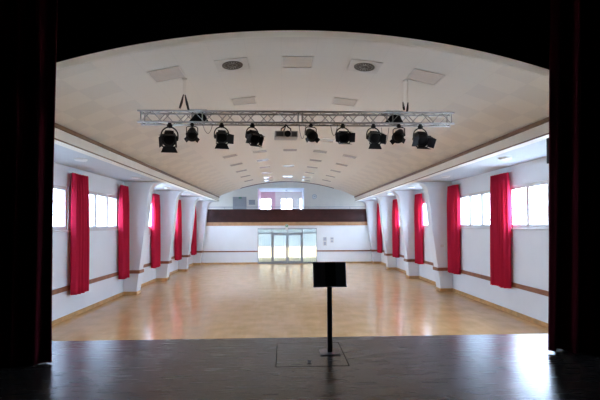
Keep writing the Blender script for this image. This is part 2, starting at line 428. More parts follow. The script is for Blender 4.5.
# balcony room
RX0, RX1, YB, YR = -2.0, 1.62, 32.0, 36.0
struct('wall_balcony', boxes((XL, RX0, YB, YB + .15, 1.84, 5.6), (RX1, XR, YB, YB + .15, 1.84, 5.6), (RX0, RX1, YB, YB + .15, 4.55, 5.6)), balcony_m)
struct('wall_balcony_left', boxes((XL - .2, XL, YE - .01, YB + .15, 4.2, 5.6), (XL - .2, XL, YE - .01, 29.6, 3.3, 4.2), (XL - .2, XL, YE + .2, 29.6, 1.84, 3.3), (XL - .2, XL, 29.6, 30.8, 1.84, 2.8), (XL - .2, XL, 29.6, 30.8, 3.6, 4.2), (XL - .2, XL, 30.8, YB + .15, 1.84, 4.2)), balcony_m)
struct('wall_balcony_right', boxes((XR, XR + .2, YE - .01, YB + .15, 4.2, 5.6), (XR, XR + .2, YE - .01, 29.6, 3.3, 4.2), (XR, XR + .2, YE + .2, 29.6, 1.84, 3.3), (XR, XR + .2, 29.6, 30.8, 1.84, 2.8), (XR, XR + .2, 29.6, 30.8, 3.6, 4.2), (XR, XR + .2, 30.8, YB + .15, 1.84, 4.2)), balcony_m)
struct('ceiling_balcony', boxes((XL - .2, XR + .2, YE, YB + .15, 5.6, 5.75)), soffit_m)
bm = bmesh.new()
for i in range(NA):
    p, q = vpt(-amax + 2 * amax * i / NA, .10), vpt(-amax + 2 * amax * (i + 1) / NA, .10)
    prism(bm, [p, q, (q[0], 5.75), (p[0], 5.75)], YE - .04, YE - .005)
box(bm, XL - .3, XC - BW, YE - .04, YE - .005, ZS + .15, 5.75); box(bm, XC + BW, XR + .3, YE - .04, YE - .005, ZS + .15, 5.75)
struct('wall_above_vault', bm, plaster)
struct('wall_recess_left', boxes((RX0 - .15, RX0, YB + .15, YR, 1.84, 4.55)), pink_glow_m)
struct('wall_recess_right', boxes((RX1, RX1 + .9, YB + .15, YR, 1.84, 4.55)), plaster)
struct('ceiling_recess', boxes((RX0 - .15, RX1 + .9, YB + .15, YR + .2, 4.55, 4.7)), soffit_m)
RW = [(-2.0, -1.07), (-0.22, 0.78), (1.28, 2.2)]
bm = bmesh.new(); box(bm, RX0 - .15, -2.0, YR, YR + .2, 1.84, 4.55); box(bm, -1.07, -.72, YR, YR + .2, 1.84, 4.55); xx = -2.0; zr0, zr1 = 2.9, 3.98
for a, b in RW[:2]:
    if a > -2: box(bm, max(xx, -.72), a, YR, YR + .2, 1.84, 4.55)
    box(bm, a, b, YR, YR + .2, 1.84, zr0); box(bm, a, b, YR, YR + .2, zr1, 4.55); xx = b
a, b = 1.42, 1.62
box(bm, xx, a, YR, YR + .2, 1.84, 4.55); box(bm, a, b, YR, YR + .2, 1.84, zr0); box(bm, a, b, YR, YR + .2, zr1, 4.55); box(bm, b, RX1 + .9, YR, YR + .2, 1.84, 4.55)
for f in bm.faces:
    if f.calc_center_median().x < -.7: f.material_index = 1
struct('wall_recess_back', bm, [balcony_m, pink_glow_m])
for a, b in RW[:2] + [(1.42, 1.62)]:
    wn_i += 1
    root = bpy.data.objects.new('window_%d' % wn_i, None); COL.objects.link(root); root['kind'] = 'structure'
    root.location = ((a + b) / 2, YR + .1, zr0); L = (b - a) / 2; H = zr1 - zr0
    bm = bmesh.new()
    box(bm, -L, L, -.03, .03, 0, .05); box(bm, -L, L, -.03, .03, H - .05, H); box(bm, -L, -L + .05, -.03, .03, .05, H - .05); box(bm, L - .05, L, -.03, .03, .05, H - .05)
    if b - a > .5: box(bm, -.065, .065, -.03, .03, .05, H - .05)
    obj('window_frame', bm, frame_m, root, .005)
    obj('window_glass', boxes((-L + .03, L - .03, -.004, .004, .03, H - .03)), glass, root)
    portal('daylight_portal', ((a + b) / 2, YR + .22, (zr0 + zr1) / 2), (-PI / 2, 0, 0), 2 * L, H)

for s_, xw_ in ((-1, XL), (1, XR)):  # unseen windows added in the side walls to brighten the balcony
    wn_i += 1
    root = bpy.data.objects.new('window_%d' % wn_i, None); COL.objects.link(root); root['kind'] = 'structure'; root.location = (xw_ + s_ * .1, 30.2, 2.8)
    obj('window_frame', boxes((-.03, .03, -.6, .6, 0, .06), (-.03, .03, -.6, .6, .74, .8), (-.03, .03, -.6, -.54, .06, .74), (-.03, .03, .54, .6, .06, .74), (-.03, .03, -.04, .04, .06, .74)), frame_m, root, .005)
    obj('window_glass', boxes((-.004, .004, -.56, .56, .04, .76)), glass, root)
    portal('daylight_portal', (xw_ + s_ * .22, 30.2, 3.2), (0, s_ * PI / 2, 0), .8, 1.2)

# entrance lobby under the balcony
struct('floor_lobby', boxes((XL - .3, XR + .3, YE + .2, 34.0, ZH - .2, ZH)), paving)
struct('wall_lobby_left', boxes((-3.6, -3.4, YE + .2, 34.0, ZH, 1.62)), plaster)
struct('wall_lobby_right', boxes((4.0, 4.2, YE + .2, 34.0, ZH, 1.62)), plaster)
def film(name, c):
    m = mat(name, (0.6, 0.6, 0.6), 0.7); t = m.node_tree; tl = t.nodes.new('ShaderNodeBsdfTranslucent'); tl.inputs[0].default_value = (*c, 1)
    wv = t.nodes.new('ShaderNodeTexWave'); wv.inputs['Scale'].default_value = 1.6; wv.inputs['Distortion'].default_value = 1
    tc = t.nodes.new('ShaderNodeTexCoord'); t.links.new(tc.outputs['Object'], wv.inputs['Vector'])
    rp = t.nodes.new('ShaderNodeValToRGB'); rp.color_ramp.elements[0].color = (*[k * .88 for k in c], 1); rp.color_ramp.elements[1].color = (*c, 1)
    t.links.new(wv.outputs['Fac'], rp.inputs['Fac']); t.links.new(rp.outputs['Color'], tl.inputs[0])
    t.links.new(tl.outputs[0], t.nodes['Material Output'].inputs[0]); return m
blind_m = film('blue_grey_blind_cloth', (0.29, 0.295, 0.28)); frost_m = film('frosted_cream_glass', (0.60, 0.48, 0.33))
struct('window_20', boxes((-3.4, 4.0, 33.9, 33.92, -0.98, -.12)), frost_m)
tag(obj('roller_blind', boxes((-3.4, 4.0, 33.80, 33.815, -.14, 1.615)), blind_m), 'blue grey blind half lowered behind the glazed entrance', 'blind')

# glazed entrance
root = bpy.data.objects.new('door_1', None); COL.objects.link(root); root['kind'] = 'structure'; root.location = (0, YE, ZH)
H = DZ - ZH; t = 1.08 - ZH; mx = [DX0, -0.80, 0.26, 1.30, DX1]
bm = bmesh.new(); w = .045
for i, x in enumerate(mx):
    hw = w
    box(bm, max(DX0, x - hw), min(DX1, x + hw), -.03, .07, 0 if i != 2 else t, H)
for a, b in zip(mx, mx[1:]):
    box(bm, a + w, b - w, -.03, .07, H - .07, H); box(bm, a + w, b - w, -.03, .07, t - .04, t + .04)
for a, b in ((mx[0], mx[1]), (mx[3], mx[4])): box(bm, a + w, b - w, -.03, .07, 0, .10)
obj('door_frame', bm, doorframe, root, .005)
for a, b in ((mx[0], mx[1]), (mx[3], mx[4])):
    obj('side_light', boxes((a + w, b - w, .015, .023, .10, t - .04)), reed_glass, root)
for a, b in zip(mx, mx[1:]): obj('transom_light', boxes((a + w, b - w, .015, .023, t + .04, H - .07)), reed_glass, root)
for i, (a, b) in enumerate(((mx[1] + w, mx[2] - .004), (mx[2] + .004, mx[3] - w))):
    bm = bmesh.new(); st = .085
    box(bm, a, a + st, -.02, .04, .02, t - .045); box(bm, b - st, b, -.02, .04, .02, t - .045)
    box(bm, a + st, b - st, -.02, .04, .02, .16); box(bm, a + st, b - st, -.02, .04, t - .145, t - .045)
    lf = obj('door_leaf', bm, doorframe, root, .004)
    obj('door_glass', boxes((a + st, b - st, .006, .014, .16, t - .145)), reed_glass, lf)
    bm = bmesh.new(); hx = b - .04 if i == 0 else a + .04
    tube(bm, [(hx, -.02, .95), (hx, -.07, .97), (hx, -.07, 1.25), (hx, -.02, 1.27)], .012)
    obj('door_handle', bm, alu, lf)
struct('trim_threshold', boxes((mx[1] - .1, mx[3] + .1, YE - .12, YE, ZH, ZH + .015)), alu)

# outdoors
struct('ground', boxes((-90, XL - .35, -30, 90, ZH - .4, ZH - .3), (XR + .35, 90, -30, 90, ZH - .4, ZH - .3), (XL - .35, XR + .35, 34.0, 90, ZH - .4, ZH - .05)), gravel)

# ================================================================= PILLARS
def pillar(side, s, y, label):
    xw = XC + s * HW
    root = thing('pillar', label, 'pillar', (xw - s * .001, y, ZH), 0, 'tapered pillars along the window walls')
    ins = [(-1.0, 0.49), (-0.17, 0.58), (0.9, 0.73), (1.9, .84), (2.7, .92), (2.95, .96), (3.1, 1.02), (3.2, 1.13), (3.26, 1.26), (3.295, 1.46)]
    def px(z):
        for (a, p), (b, q) in zip(ins, ins[1:]):
            if z <= b: return p + (q - p) * (z - a) / (b - a)
        return ins[-1][1]
    poly = [(0, 0)] + [(-s * p, z - ZH) for z, p in ins] + [(0, 3.295 - ZH)]
    bm = bmesh.new(); prism(bm, poly, 0, PW)
    obj('shaft', bm, plaster, root, .06)
    def wrap(z0, z1, th, y0=-1):
        bm = bmesh.new(); p = px(z0); a, b = sorted((0.0, -s * (p + th)))
        box(bm, a, b, -th, -.0005, z0 - ZH, z1 - ZH); box(bm, a, b, PW + .0005, PW + th, z0 - ZH, z1 - ZH)
        a, b = sorted((-s * (p + .008), -s * (p + th + .008))); box(bm, a, b, -.0005, PW + .0005, z0 - ZH, z1 - ZH); return bm
    obj('rail_band', wrap(-0.195, -0.070, .038), rail_m, root)
    obj('foot_board', wrap(ZH + .001, ZH + .12, .024), base_m, root)
ordn = ['first', 'second', 'third', 'fourth']
for side, s in (('left', -1), ('right', 1)):
    for k, y in enumerate(PILL):
        lab = 'white tapered pillar against the %s wall, %s from the stage' % (side, ordn[k])
        if k == 3: lab = 'white tapered pillar in the far %s corner beside the balcony front' % side
        if k == 0 and s == 1: lab = 'white tapered pillar with a small switch, first from the stage on the right wall'
        pillar(side, s, y, lab)

# ================================================================= HALL CURTAINS
def curtain_mesh(width, depth, zb, zt, folds, seed, flare=1.0, nz=14, edge=False):
    """gathered cloth hanging in folds, running along local y, thickness along x; closed solid"""
    rnd = random.Random(seed); n = folds * 8
    ph = [rnd.uniform(-.5, .5) for _ in range(folds + 1)]; am = [rnd.uniform(.75, 1.15) for _ in range(folds + 1)]
    bm = bmesh.new(); F, B = [], []
    for j in range(nz + 1):
        v = j / nz; z = zb + (zt - zb) * v
        w = width * (1 + (flare - 1) * (1 - v)); fr, bk = [], []
        for i in range(n + 1):
            u = i / n; k = min(folds - 1, int(u * folds)); loc = u * folds - k
            a = am[k] * (1 - loc) + am[k + 1] * loc; p = ph[k] * (1 - loc) + ph[k + 1] * loc
            env = min(1, min(u, 1 - u) * folds * .8) if edge else 1
            wave = env * math.sin(2 * PI * u * folds + p + .25 * math.sin(3 * v + k)) * a * (0.55 + .45 * min(1, (1 - v) * 4 + .15))
            yy = (u - .5) * w + .012 * math.sin(5 * v + i * .6)
            zz = z + (.012 * math.sin(u * 9 + seed) if j == 0 else 0)
            fr.append(bm.verts.new((depth * .42 * wave + .006, yy, zz))); bk.append(bm.verts.new((depth * .42 * wave - .006, yy, zz)))
        F.append(fr); B.append(bk)
    for j in range(nz):
        for i in range(n):
            for g, o in ((F, 1), (B, -1)):
                q = (g[j][i], g[j][i + 1], g[j + 1][i + 1], g[j + 1][i]); f = bm.faces.new(q if o > 0 else q[::-1]); f.smooth = True
        for i in (0, n): bm.faces.new((F[j][i], B[j][i], B[j + 1][i], F[j + 1][i]))
    for i in range(n):
        bm.faces.new((F[0][i], B[0][i], B[0][i + 1], F[0][i + 1])); bm.faces.new((F[nz][i], F[nz][i + 1], B[nz][i + 1], B[nz][i]))
    return bm

def hall_curtain(s, y0, y1, zb, zt, label, seed):
    x = XC + s * (HW - .17)
    root = thing('red_curtain', label, 'curtain', (x, (y0 + y1) / 2, zb), 0, 'red window curtains')
    w = y1 - y0
    obj('curtain_cloth', curtain_mesh(w, .27, 0, zt - zb, max(5, int(w * 8)), seed), red_cloth, root)
    a, b = sorted((-s * .02, s * .169))
    bm = boxes((-.02, .02, -w / 2, w / 2, zt - zb + .001, zt - zb + .03)); c0, c1 = sorted((s * .02, s * .169))
    for q in (-.3, .3): box(bm, c0, c1, q * w - .015, q * w + .015, zt - zb + .005, zt - zb + .025)
    obj('curtain_track', bm, white_plastic, root)
hall_curtain(-1, 11.74, 12.60, -.33, 3.10, 'wide red curtain on the left wall between the two windows closest to the stage', 1)
hall_curtain(-1, 15.14, 15.80, -.33, 3.10, 'red curtain on the left wall just before the first white pillar', 2)
hall_curtain(1, 11.54, 12.42, -.23, 3.10, 'wide red curtain on the right wall between the two windows closest to the stage', 3)
hall_curtain(1, 14.98, 15.72, -.23, 3.10, 'red curtain on the right wall just before the first white pillar', 4)
for k in range(3):
    y = 18.86 + 4 * k; e = .86
    num = ('first and second', 'second and third', 'third and fourth')[k]
    hall_curtain(-1, y, y + e, -.30, 3.08, 'narrow-looking red curtain on the left wall between its %s pillars' % num, 5 + k)
    hall_curtain(1, y + .16, y + .84, -.24, 3.08, 'narrow-looking red curtain on the right wall between its %s pillars' % num, 9 + k)

# ================================================================= STAGE CURTAINS
def stage_curtain(x0, x1, y, zb, zt, folds, seed, label, lean):
    root = thing('stage_curtain', label, 'stage curtain', ((x0 + x1) / 2, y, zb), PI / 2, 'dark red stage curtains')
    bm = curtain_mesh(x1 - x0, .34, 0, zt - zb, folds, seed, 1.0, 20, True)
    for v in bm.verts: v.co.y -= lean * (v.co.z - 1.6)      # the heavy cloth is drawn aside and hangs slightly out of plumb
    obj('curtain_cloth', bm, velvet, root)
    bm = boxes((-.03, .03, -(x1 - x0) / 2, (x1 - x0) / 2, zt - zb + .001, zt - zb + .06))
    obj('curtain_track', bm, black_metal, root)
stage_curtain(-5.6, -2.70, 4.93, .004, 5.3, 13, 21, 'dark red velvet stage curtain framing the left side of the opening', .007)
stage_curtain(3.335, 6.4, 5.03, .03, 5.3, 14, 22, 'dark red velvet stage curtain framing the right side, its hem off the boards', .028)

# ================================================================= CEILING LIGHTS AND VENTS
def on_vault(arc_m, y, drop=0.0):
    a = arc_m / RV; x, z = vpt(a, -drop)
    return Matrix.Translation((x, y, z)) @ Matrix.Rotation(a, 4, 'Y')
def square_ring(bm, w, h, t, z0, z1):
    box(bm, -w, w, -h, -h + t, z0, z1); box(bm, -w, w, h - t, h, z0, z1); box(bm, -w, -w + t, -h + t, h - t, z0, z1); box(bm, w - t, w, -h + t, h - t, z0, z1)
bm = bmesh.new(); square_ring(bm, .285, .26, .018, -.012, -.001)
proto = thing('ceiling_light', '', 'ceiling light', (0, 0, 0), 0, 'square ceiling lights')
obj('lamp_frame', bm, vent_plate, proto)
bm = bmesh.new(); box(bm, -.266, .266, -.241, .241, -.006, -.001)
lv = obj('lamp_louvre', bm, lamp_refl, proto)
rows = []
for arcx, nm, kk in ((0, 'row along the crown', (0, 16, 24, 32)), (-1.2, 'row just left of the crown', (4, 12, 16, 20, 24, 28, 32, 35)),
                     (1.2, 'row just right of the crown', (4, 12, 16, 20, 24, 28, 32, 35)), (-2.4, 'outer left row', (0, 16, 20, 24, 28, 32)), (2.4, 'outer right row', (0, 16, 20, 24, 28, 32))):
    od = ['first', 'second', 'third', 'fourth', 'fifth', 'sixth', 'seventh', 'eighth']
    for i, k in enumerate(kk):
        rows.append((arcx, TV0 + TV * k + (0.0 if k else 0), 'flush square ceiling light in the %s, %s from the stage' % (nm, od[i])))
for i, (ax, y, lab) in enumerate(rows):
    o = proto if i == 0 else copy_tree(proto)
    o.matrix_world = on_vault(ax, y, .0035); o['label'] = lab

def vent(ax, y, lab):
    root = thing('ceiling_vent', lab, 'ceiling vent', (0, 0, 0), 0, 'round ceiling vents'); root.matrix_world = on_vault(ax, y, .003)
    obj('cover_plate', boxes((-.29, .29, -.265, .265, -.012, -.001)), vent_plate, root, .003)
    bm = bmesh.new()
    for r0, r1 in ((.165, .19), (.02, .045)):
        lathe(bm, [(r0, -.013), (r1, -.013), (r1, -.022), (r0, -.022), (r0, -.013)], 32, cap=False)
    obj('grille_ring', bm, vent_dark, root)
    bm = bmesh.new()
    for k in range(18):
        m = Matrix.Rotation(k * PI / 9, 4, 'Z')
        box(bm, .095, .172, -.013, .013, -.019, -.0125, 0, m)
        box(bm, .04, .095, -.004, .004, -.017, -.0125, 0, m)
    obj('grille_slots', bm, vent_dark, root)
vent(-1.2, TV0, 'round slotted ceiling vent above the left half of the lighting truss')
vent(1.24, TV0, 'round slotted ceiling vent above the right half of the lighting truss')

bm = bmesh.new(); lathe(bm, [(.16, 0), (.16, -.02), (.13, -.05), (.06, -.06)], 28)
for i, (side, s) in enumerate((('left', -1), ('right', 1))):
    for k in range(5):
        y = 10.4 + 3.85 * k + (.1 if s < 0 else -.25)
        if k == 0 and i == 0:
            fixed = obj('aisle_light', bm, white_plastic); o = fixed
        else:
            o = fixed.copy(); COL.objects.link(o)
        o.location = (XC + s * 5.36, y, ZS - .001)
        tag(o, 'small round white light under the %s aisle ceiling, %s from the stage' % (side, ['first', 'second', 'third', 'fourth', 'fifth'][k]), 'aisle light', 'round aisle lights')

# ================================================================= TRUSS
TX0, TX1, TY, TZ0, TZ1 = -2.72, 3.30, 7.74, 3.55, 3.76; TD = .21
root = thing('lighting_truss', 'long silver square lattice truss hanging across the hall under the vault', 'lighting truss', (0, 0, 0))
for y in (TY, TY + TD):
    for z in (TZ0, TZ1):
        bm = bmesh.new(); tube(bm, [(TX0, y, z), (TX1, y, z)], .0175, 12); obj('chord', bm, alu, root)
NB = 30; dx = (TX1 - TX0 - .12) / NB
def lacing(p):
    bm = bmesh.new()
    for k in range(NB):
        xa = TX0 + .06 + dx * k; tube(bm, [p(xa, k % 2), p(xa + dx, (k + 1) % 2)], .008, 6)
    return bm
for nm, p in (('front', lambda x, q: (x, TY, TZ1 if q else TZ0)), ('rear', lambda x, q: (x, TY + TD, TZ0 if q else TZ1)),
              ('top', lambda x, q: (x, TY + TD if q else TY, TZ1)), ('bottom', lambda x, q: (x, TY if q else TY + TD, TZ0))):
    obj('lacing', lacing(p), alu, root)
for x in (TX0 + .06, TX0 + 1.2, XC + .02, XC + .10, TX1 - 1.2, TX1 - .06):
    bm = bmesh.new(); y0, y1 = TY, TY + TD
    tube(bm, [(x, y0, TZ0), (x, y1, TZ0), (x, y1, TZ1), (x, y0, TZ1)], .012, 8, True); obj('end_frame', bm, alu, root)

# suspension cables
for x, lab, zs, sp in ((-1.88, 'paired black suspension cables meeting in a point above the left part of the truss', .27, 1.0), (2.38, 'paired short black suspension cables side by side above the right part of the truss', .16, .8)):
    zc = vpt(math.asin((x - XC) / RV))[1]; yc = TY + TD / 2; zt = TZ1 + .0185
    root = thing('suspension_cable', lab, 'suspension cable', (x, yc, zt), 0, 'truss suspension cables')
    for q in (-1, 1):
        top = q * .012 if sp == 1.0 else q * .05
        bm = bmesh.new(); tube(bm, [(q * .07 * sp, q * TD / 2, 0), (top, q * .01, zs + .08), (top, 0, zc - zt - .012)], .002, 6); obj('wire', bm, vent_plate, root)
        bm = bmesh.new(); tube(bm, [(q * .062 * sp + top * .1, q * TD / 2 * .85, .04), (q * .036 * sp + top * .4, q * TD / 2 * .4, zs * .6), (top * 1.05, q * .012, zs + .05)], [.020, .024, .010], 8); obj('sleeve', bm, rubber, root)
    bm = bmesh.new(); lathe(bm, [(.05, zc - zt - .004), (.05, zc - zt - .016), (.02, zc - zt - .03)], 16); obj('ceiling_plate', bm, vent_plate, root)
# black units lying in the truss
for x, q, lab in ((-1.60, 1, 'black box unit lying inside the truss beside the left suspension cables'), (2.14, -1, 'black box unit lying inside the truss beside the right suspension cables')):
    root = thing('hoist_unit', lab, 'hoist unit', (x, TY + TD / 2, TZ0 + .030), 0, 'black units in the truss')
    bm = bmesh.new(); prism(bm, [(-.18, 0), (.18, 0), (.11, .13), (.02, .15), (-.07, .13)], -.065, .065); obj('housing', bm, black_metal, root, .012)
    bm = bmesh.new(); box(bm, -.16, .16, -.10, .10, .205, .218)
    for a in (-.13, .13): box(bm, a - .015, a + .015, -.01, .01, .05, .205)
    obj('mounting_plate', bm, silver, root)
    bm = bmesh.new(); tube(bm, [(-.10, -.068, .04), (0, -.076, .08), (.10, -.068, .04)], .009, 8); obj('carry_handle', bm, rubber, root)

# ================================================================= LAMPS ON THE TRUSS
ZHANG = TZ0 - .019
def clamp(root, z0, z1):
    bm = bmesh.new(); lathe(bm, [(.03, z1), (.03, z1 - .02), (.045, z1 - .03), (.045, z0 + .02), (.02, z0)], 12); obj('clamp', bm, black_metal, root)
def fresnel(x, yawd, tilt, label, doors=(60, 60, 60, 60), sc=1.0):
    """theatre lamp in a hoop yoke, pointing to local -y, tilted down by tilt degrees; doors: opening of top, bottom, left, right flaps"""
    root = thing('stage_lamp', label, 'stage lamp', (x, TY, ZHANG), math.radians(yawd), 'black theatre lamps on the truss'); root.scale = (sc, sc, sc)
    clamp(root, -.085, -.001)
    pv = -.235; R = .135
    pts = [(-R, 0, pv - .03)] + [(R * -math.cos(a), 0, pv + .03 + R * math.sin(a)) for a in [PI * k / 14 for k in range(15)]] + [(R, 0, pv - .03)]
    bm = bmesh.new(); tube(bm, pts, .011, 8); obj('yoke', bm, black_metal, root)
    Mt = Matrix.Translation((0, 0, pv - .02)) @ Matrix.Rotation(math.radians(tilt), 4, 'X')     # local frame of the head
    hz = Mt @ Matrix.Rotation(PI / 2, 4, 'X')        # +z of profile goes to -y
    bm = bmesh.new(); lathe(bm, [(.04, -.15), (.08, -.14), (.10, -.10), (.108, -.02), (.108, .09), (.116, .095), (.116, .12), (.097, .12), (.092, .10)], 28, hz)
    for k in range(5): box(bm, -.07, .07, -.085 + k * .03, -.073 + k * .03, .095, .118, 0, Mt)
    for q in (-1, 1): box(bm, q * .122 - .015, q * .122 + .015, -.03, .03, -.035, .035, 0, Mt)
    hd = obj('housing', bm, black_metal, root)
    bm = bmesh.new(); lathe(bm, [(.091, .098), (.08, .106), (.05, .112), (.01, .115)], 28, hz); obj('lens', bm, black_gloss, hd)
    bm = bmesh.new(); 
    m4 = Mt @ Matrix.Translation((0, -.121, 0))
    square_ring2 = [(-.112, .112, -.008, 0, .098, .112), (-.112, .112, -.008, 0, -.112, -.098), (-.112, -.098, -.008, 0, -.098, .098), (.098, .112, -.008, 0, -.098, .098)]
    for b in square_ring2: box(bm, *b, 0, m4)
    obj('door_holder', bm, black_metal, root)
    for k, (ang, op) in enumerate(zip((0, 180, 90, 270), doors)):
        if op is None: continue
        m5 = m4 @ Matrix.Rotation(math.radians(ang), 4, 'Y') @ Matrix.Translation((0, -.006, .108)) @ Matrix.Rotation(math.radians(op), 4, 'X')
        bm = bmesh.new(); w0, w1, L = .095, (.135 if k < 2 else .085), (.095 if k < 2 else .115)
        vs = [bm.verts.new(p) for p in ((-w0, -.002, 0), (w0, -.002, 0), (w1, -.002, L), (-w1, -.002, L), (-w0, .002, 0), (w0, .002, 0), (w1, .002, L), (-w1, .002, L))]
        for q in ((0, 1, 2, 3), (7, 6, 5, 4), (0, 4, 5, 1), (1, 5, 6, 2), (2, 6, 7, 3), (3, 7, 4, 0)): bm.faces.new([vs[i] for i in q])
        bmesh.ops.transform(bm, matrix=m5, verts=bm.verts[:])
        obj('barn_door', bm, black_metal, root)
def par_can(x, yawd, tilt, label, sc=1.0):
    root = thing('spotlight', label, 'spotlight', (x, TY, ZHANG), math.radians(yawd), 'small black spotlights on the truss'); root.scale = (sc, sc, sc)
    clamp(root, -.06, -.001)
    pv = -.20; bm = bmesh.new()
    tube(bm, [(-.105, 0, pv), (-.105, 0, -.09), (-.07, 0, -.065), (.07, 0, -.065), (.105, 0, -.09), (.105, 0, pv)], .009, 8); obj('yoke', bm, black_metal, root)
    Mt = Matrix.Translation((0, 0, pv)) @ Matrix.Rotation(math.radians(tilt), 4, 'X'); hz = Mt @ Matrix.Rotation(PI / 2, 4, 'X')
    bm = bmesh.new(); lathe(bm, [(.03, -.15), (.065, -.14), (.075, -.08), (.095, -.02), (.095, .10), (.108, .105), (.108, .125), (.088, .125), (.085, .09)], 24, hz); hd = obj('housing', bm, black_metal, root)
    bm = bmesh.new(); lathe(bm, [(.084, .095), (.06, .11), (.01, .116)], 24, hz); obj('lens', bm, black_gloss, hd)
    bm = bmesh.new()
    for q in (-1, 1):
        bm2m = Mt @ Matrix.Translation((q * .104, -.02, 0)) @ Matrix.Rotation(PI / 2, 4, 'Y'); lathe(bm, [(.022, -.012), (.022, .012)], 10, bm2m)
    obj('tilt_knob', bm, rubber, root)
    for a, op in ((0, 70), (120, 40), (240, 40)):
        m5 = Mt @ Matrix.Translation((0, -.126, 0)) @ Matrix.Rotation(math.radians(a), 4, 'Y') @ Matrix.Translation((0, 0, .10)) @ Matrix.Rotation(math.radians(op), 4, 'X')
        bm = bmesh.new(); box(bm, -.045, .045, -.002, .002, 0, .055, 0, m5); obj('barn_door', bm, black_metal, root)
def atx(px): return 0.026 * 0 + (px - 283.2) / F_PX * TY * 1.004
fresnel(atx(171), 8, 30, 'black theatre lamp at the left end of the truss with its lower flap spread wide', (85, 15, 75, 75), 1.12)
fresnel(atx(222), 14, 24, 'black theatre lamp hanging beside the left black box unit, one side flap open', (95, 30, 30, 90))
fresnel(atx(252.5), 36, 30, 'black theatre lamp turned sideways, next on the left of the silver projector', (95, 90, 95, 25))
fresnel(atx(343), 6, 12, 'black theatre lamp with both side flaps folded out, next to the small spotlight', (95, 80, 50, 50))
fresnel(atx(374), 8, 20, 'black theatre lamp with a level lower flap, right of the one with folded out flaps', (95, 25, 55, 70))
fresnel(atx(422), 10, 34, 'black theatre lamp at the right end of the truss with a slanting open flap', (95, 95, 50, 18), 1.08)
par_can(atx(193), 10, 40, 'small black spotlight beneath the left black box unit', .98)
par_can(atx(311), 12, 34, 'small black spotlight just right of the silver projector')
par_can(atx(400), -28, 34, 'small black spotlight beneath the right black box unit', 1.05)

root = thing('projector', 'silver projector with a black lens hanging under the middle of the truss', 'projector', (atx(286), TY, ZHANG), math.radians(3))
bm = bmesh.new(); box(bm, -.215, .215, -.14, .16, -.285, -.165); obj('body', bm, silver, root, .012)
bm = bmesh.new(); lathe(bm, [(.052, 0), (.058, .02), (.058, .045), (.045, .05)], 24, Matrix.Translation((.02, -.14, -.23)) @ Matrix.Rotation(PI / 2, 4, 'X')); obj('lens', bm, black_gloss, root)
bm = bmesh.new(); box(bm, -.19, -.06, -.1415, -.139, -.27, -.19); box(bm, .10, .19, -.1415, -.139, -.27, -.19); obj('air_grille', bm, steel, root)
bm = bmesh.new()
tube(bm, [(-.09, 0, -.165), (-.09, 0, -.10), (-.03, 0, -.06), (0, 0, -.014)], .012, 8); tube(bm, [(.09, 0, -.165), (.09, 0, -.10), (.03, 0, -.06), (0, 0, -.014)], .012, 8)
tube(bm, [(-.06, .05, -.165), (-.02, .03, -.09), (0, 0, -.014)], .01, 8)
obj('hanging_bracket', bm, black_metal, root)

def cable(px0, z0, px1, z1, sag, lab, y=TY + .03):
    x0, x1 = atx(px0), atx(px1); pts = []
    for k in range(13):
        u = k / 12; pts.append((x0 + (x1 - x0) * u, y + .03 * math.sin(PI * u), z0 + (z1 - z0) * u - sag * 4 * u * (1 - u)))
    bm = bmesh.new(); tube(bm, pts, .005, 6)
    tag(obj('lamp_cable', bm, cable_m), lab, 'cable', 'loose cables under the truss')
cable(203, TZ0 - .03, 213, TZ0 - .03, .17, 'thin dark cable looping down right of the left small spotlight')
cable(299, TZ0 - .03, 306, TZ0 - .03, .26, 'thin dark cable looping down between the projector and its small spotlight')
cable(385, TZ0 - .03, 393, TZ0 - .03, .33, 'thin dark cable looping down beside the right small spotlight', TY + .22)
cable(331, TZ0 - .03, 338, TZ0 - .03, .2, 'thin dark cable looping down left of the lamp with folded out flaps')

# ================================================================= STAGE OBJECTS
# music stand style lectern
lx, ly = 0.575, 5.16
root = thing('lectern', 'black sheet-metal lectern on a square post standing near the stage edge', 'lectern', (lx, ly, 0), math.radians(0))
obj('base_plate', boxes((-.125, .125, -.11, .11, .0, .014)), steel, root, .003)
obj('post', boxes((-.030, .030, -.022, .022, .0145, 1.06)), black_metal, root, .004)
bm = bmesh.new(); tl = Matrix.Translation((0, -.01, .972)) @ Matrix.Rotation(math.radians(-14), 4, 'X')
box(bm, -.207, .207, -.02, -.012, -.145, .165, 0, tl)
box(bm, -.207, .207, -.02, -.06, -.15, -.142, 0, tl)
obj('desk_board', bm, slate_m, root, .002)
bm = bmesh.new(); box(bm, -.055, .075, -.026, -.0205, -.135, .16, 0, tl); obj('board_backing', bm, rubber, root)
bm = bmesh.new(); box(bm, -.05, .05, -.012, .03, -.06, .06, 0, tl); obj('tilt_bracket', bm, steel, root)

# trap in the stage floor
root = thing('floor_hatch', 'rectangular hatch flush in the black stage floor beside the lectern foot', 'floor hatch', (0.325, 5.14, 0))
bm = bmesh.new(); w, h = .42, .465
gap_m = mat('black_gap', (0.004, 0.004, 0.004), 0.9, spec=.1)
square_ring(bm, w, h, .007, .0005, .002); obj('gap_frame', bm, gap_m, root)
obj('hatch_panel', boxes((-w + .007, w - .007, -h + .007, h - .007, .0004, .0015)), stage_m, root)
bm = bmesh.new(); lathe(bm, [(.022, .002), (.022, .009), (.012, .010)], 16, Matrix.Translation((-.03, -.33, 0)))
tube(bm, [(-.03 + .02 * math.cos(a), -.33 + .012 * math.sin(a), .018) for a in [2 * PI * k / 12 for k in range(12)]], .005, 6, True); obj('lifting_ring', bm, steel, root)

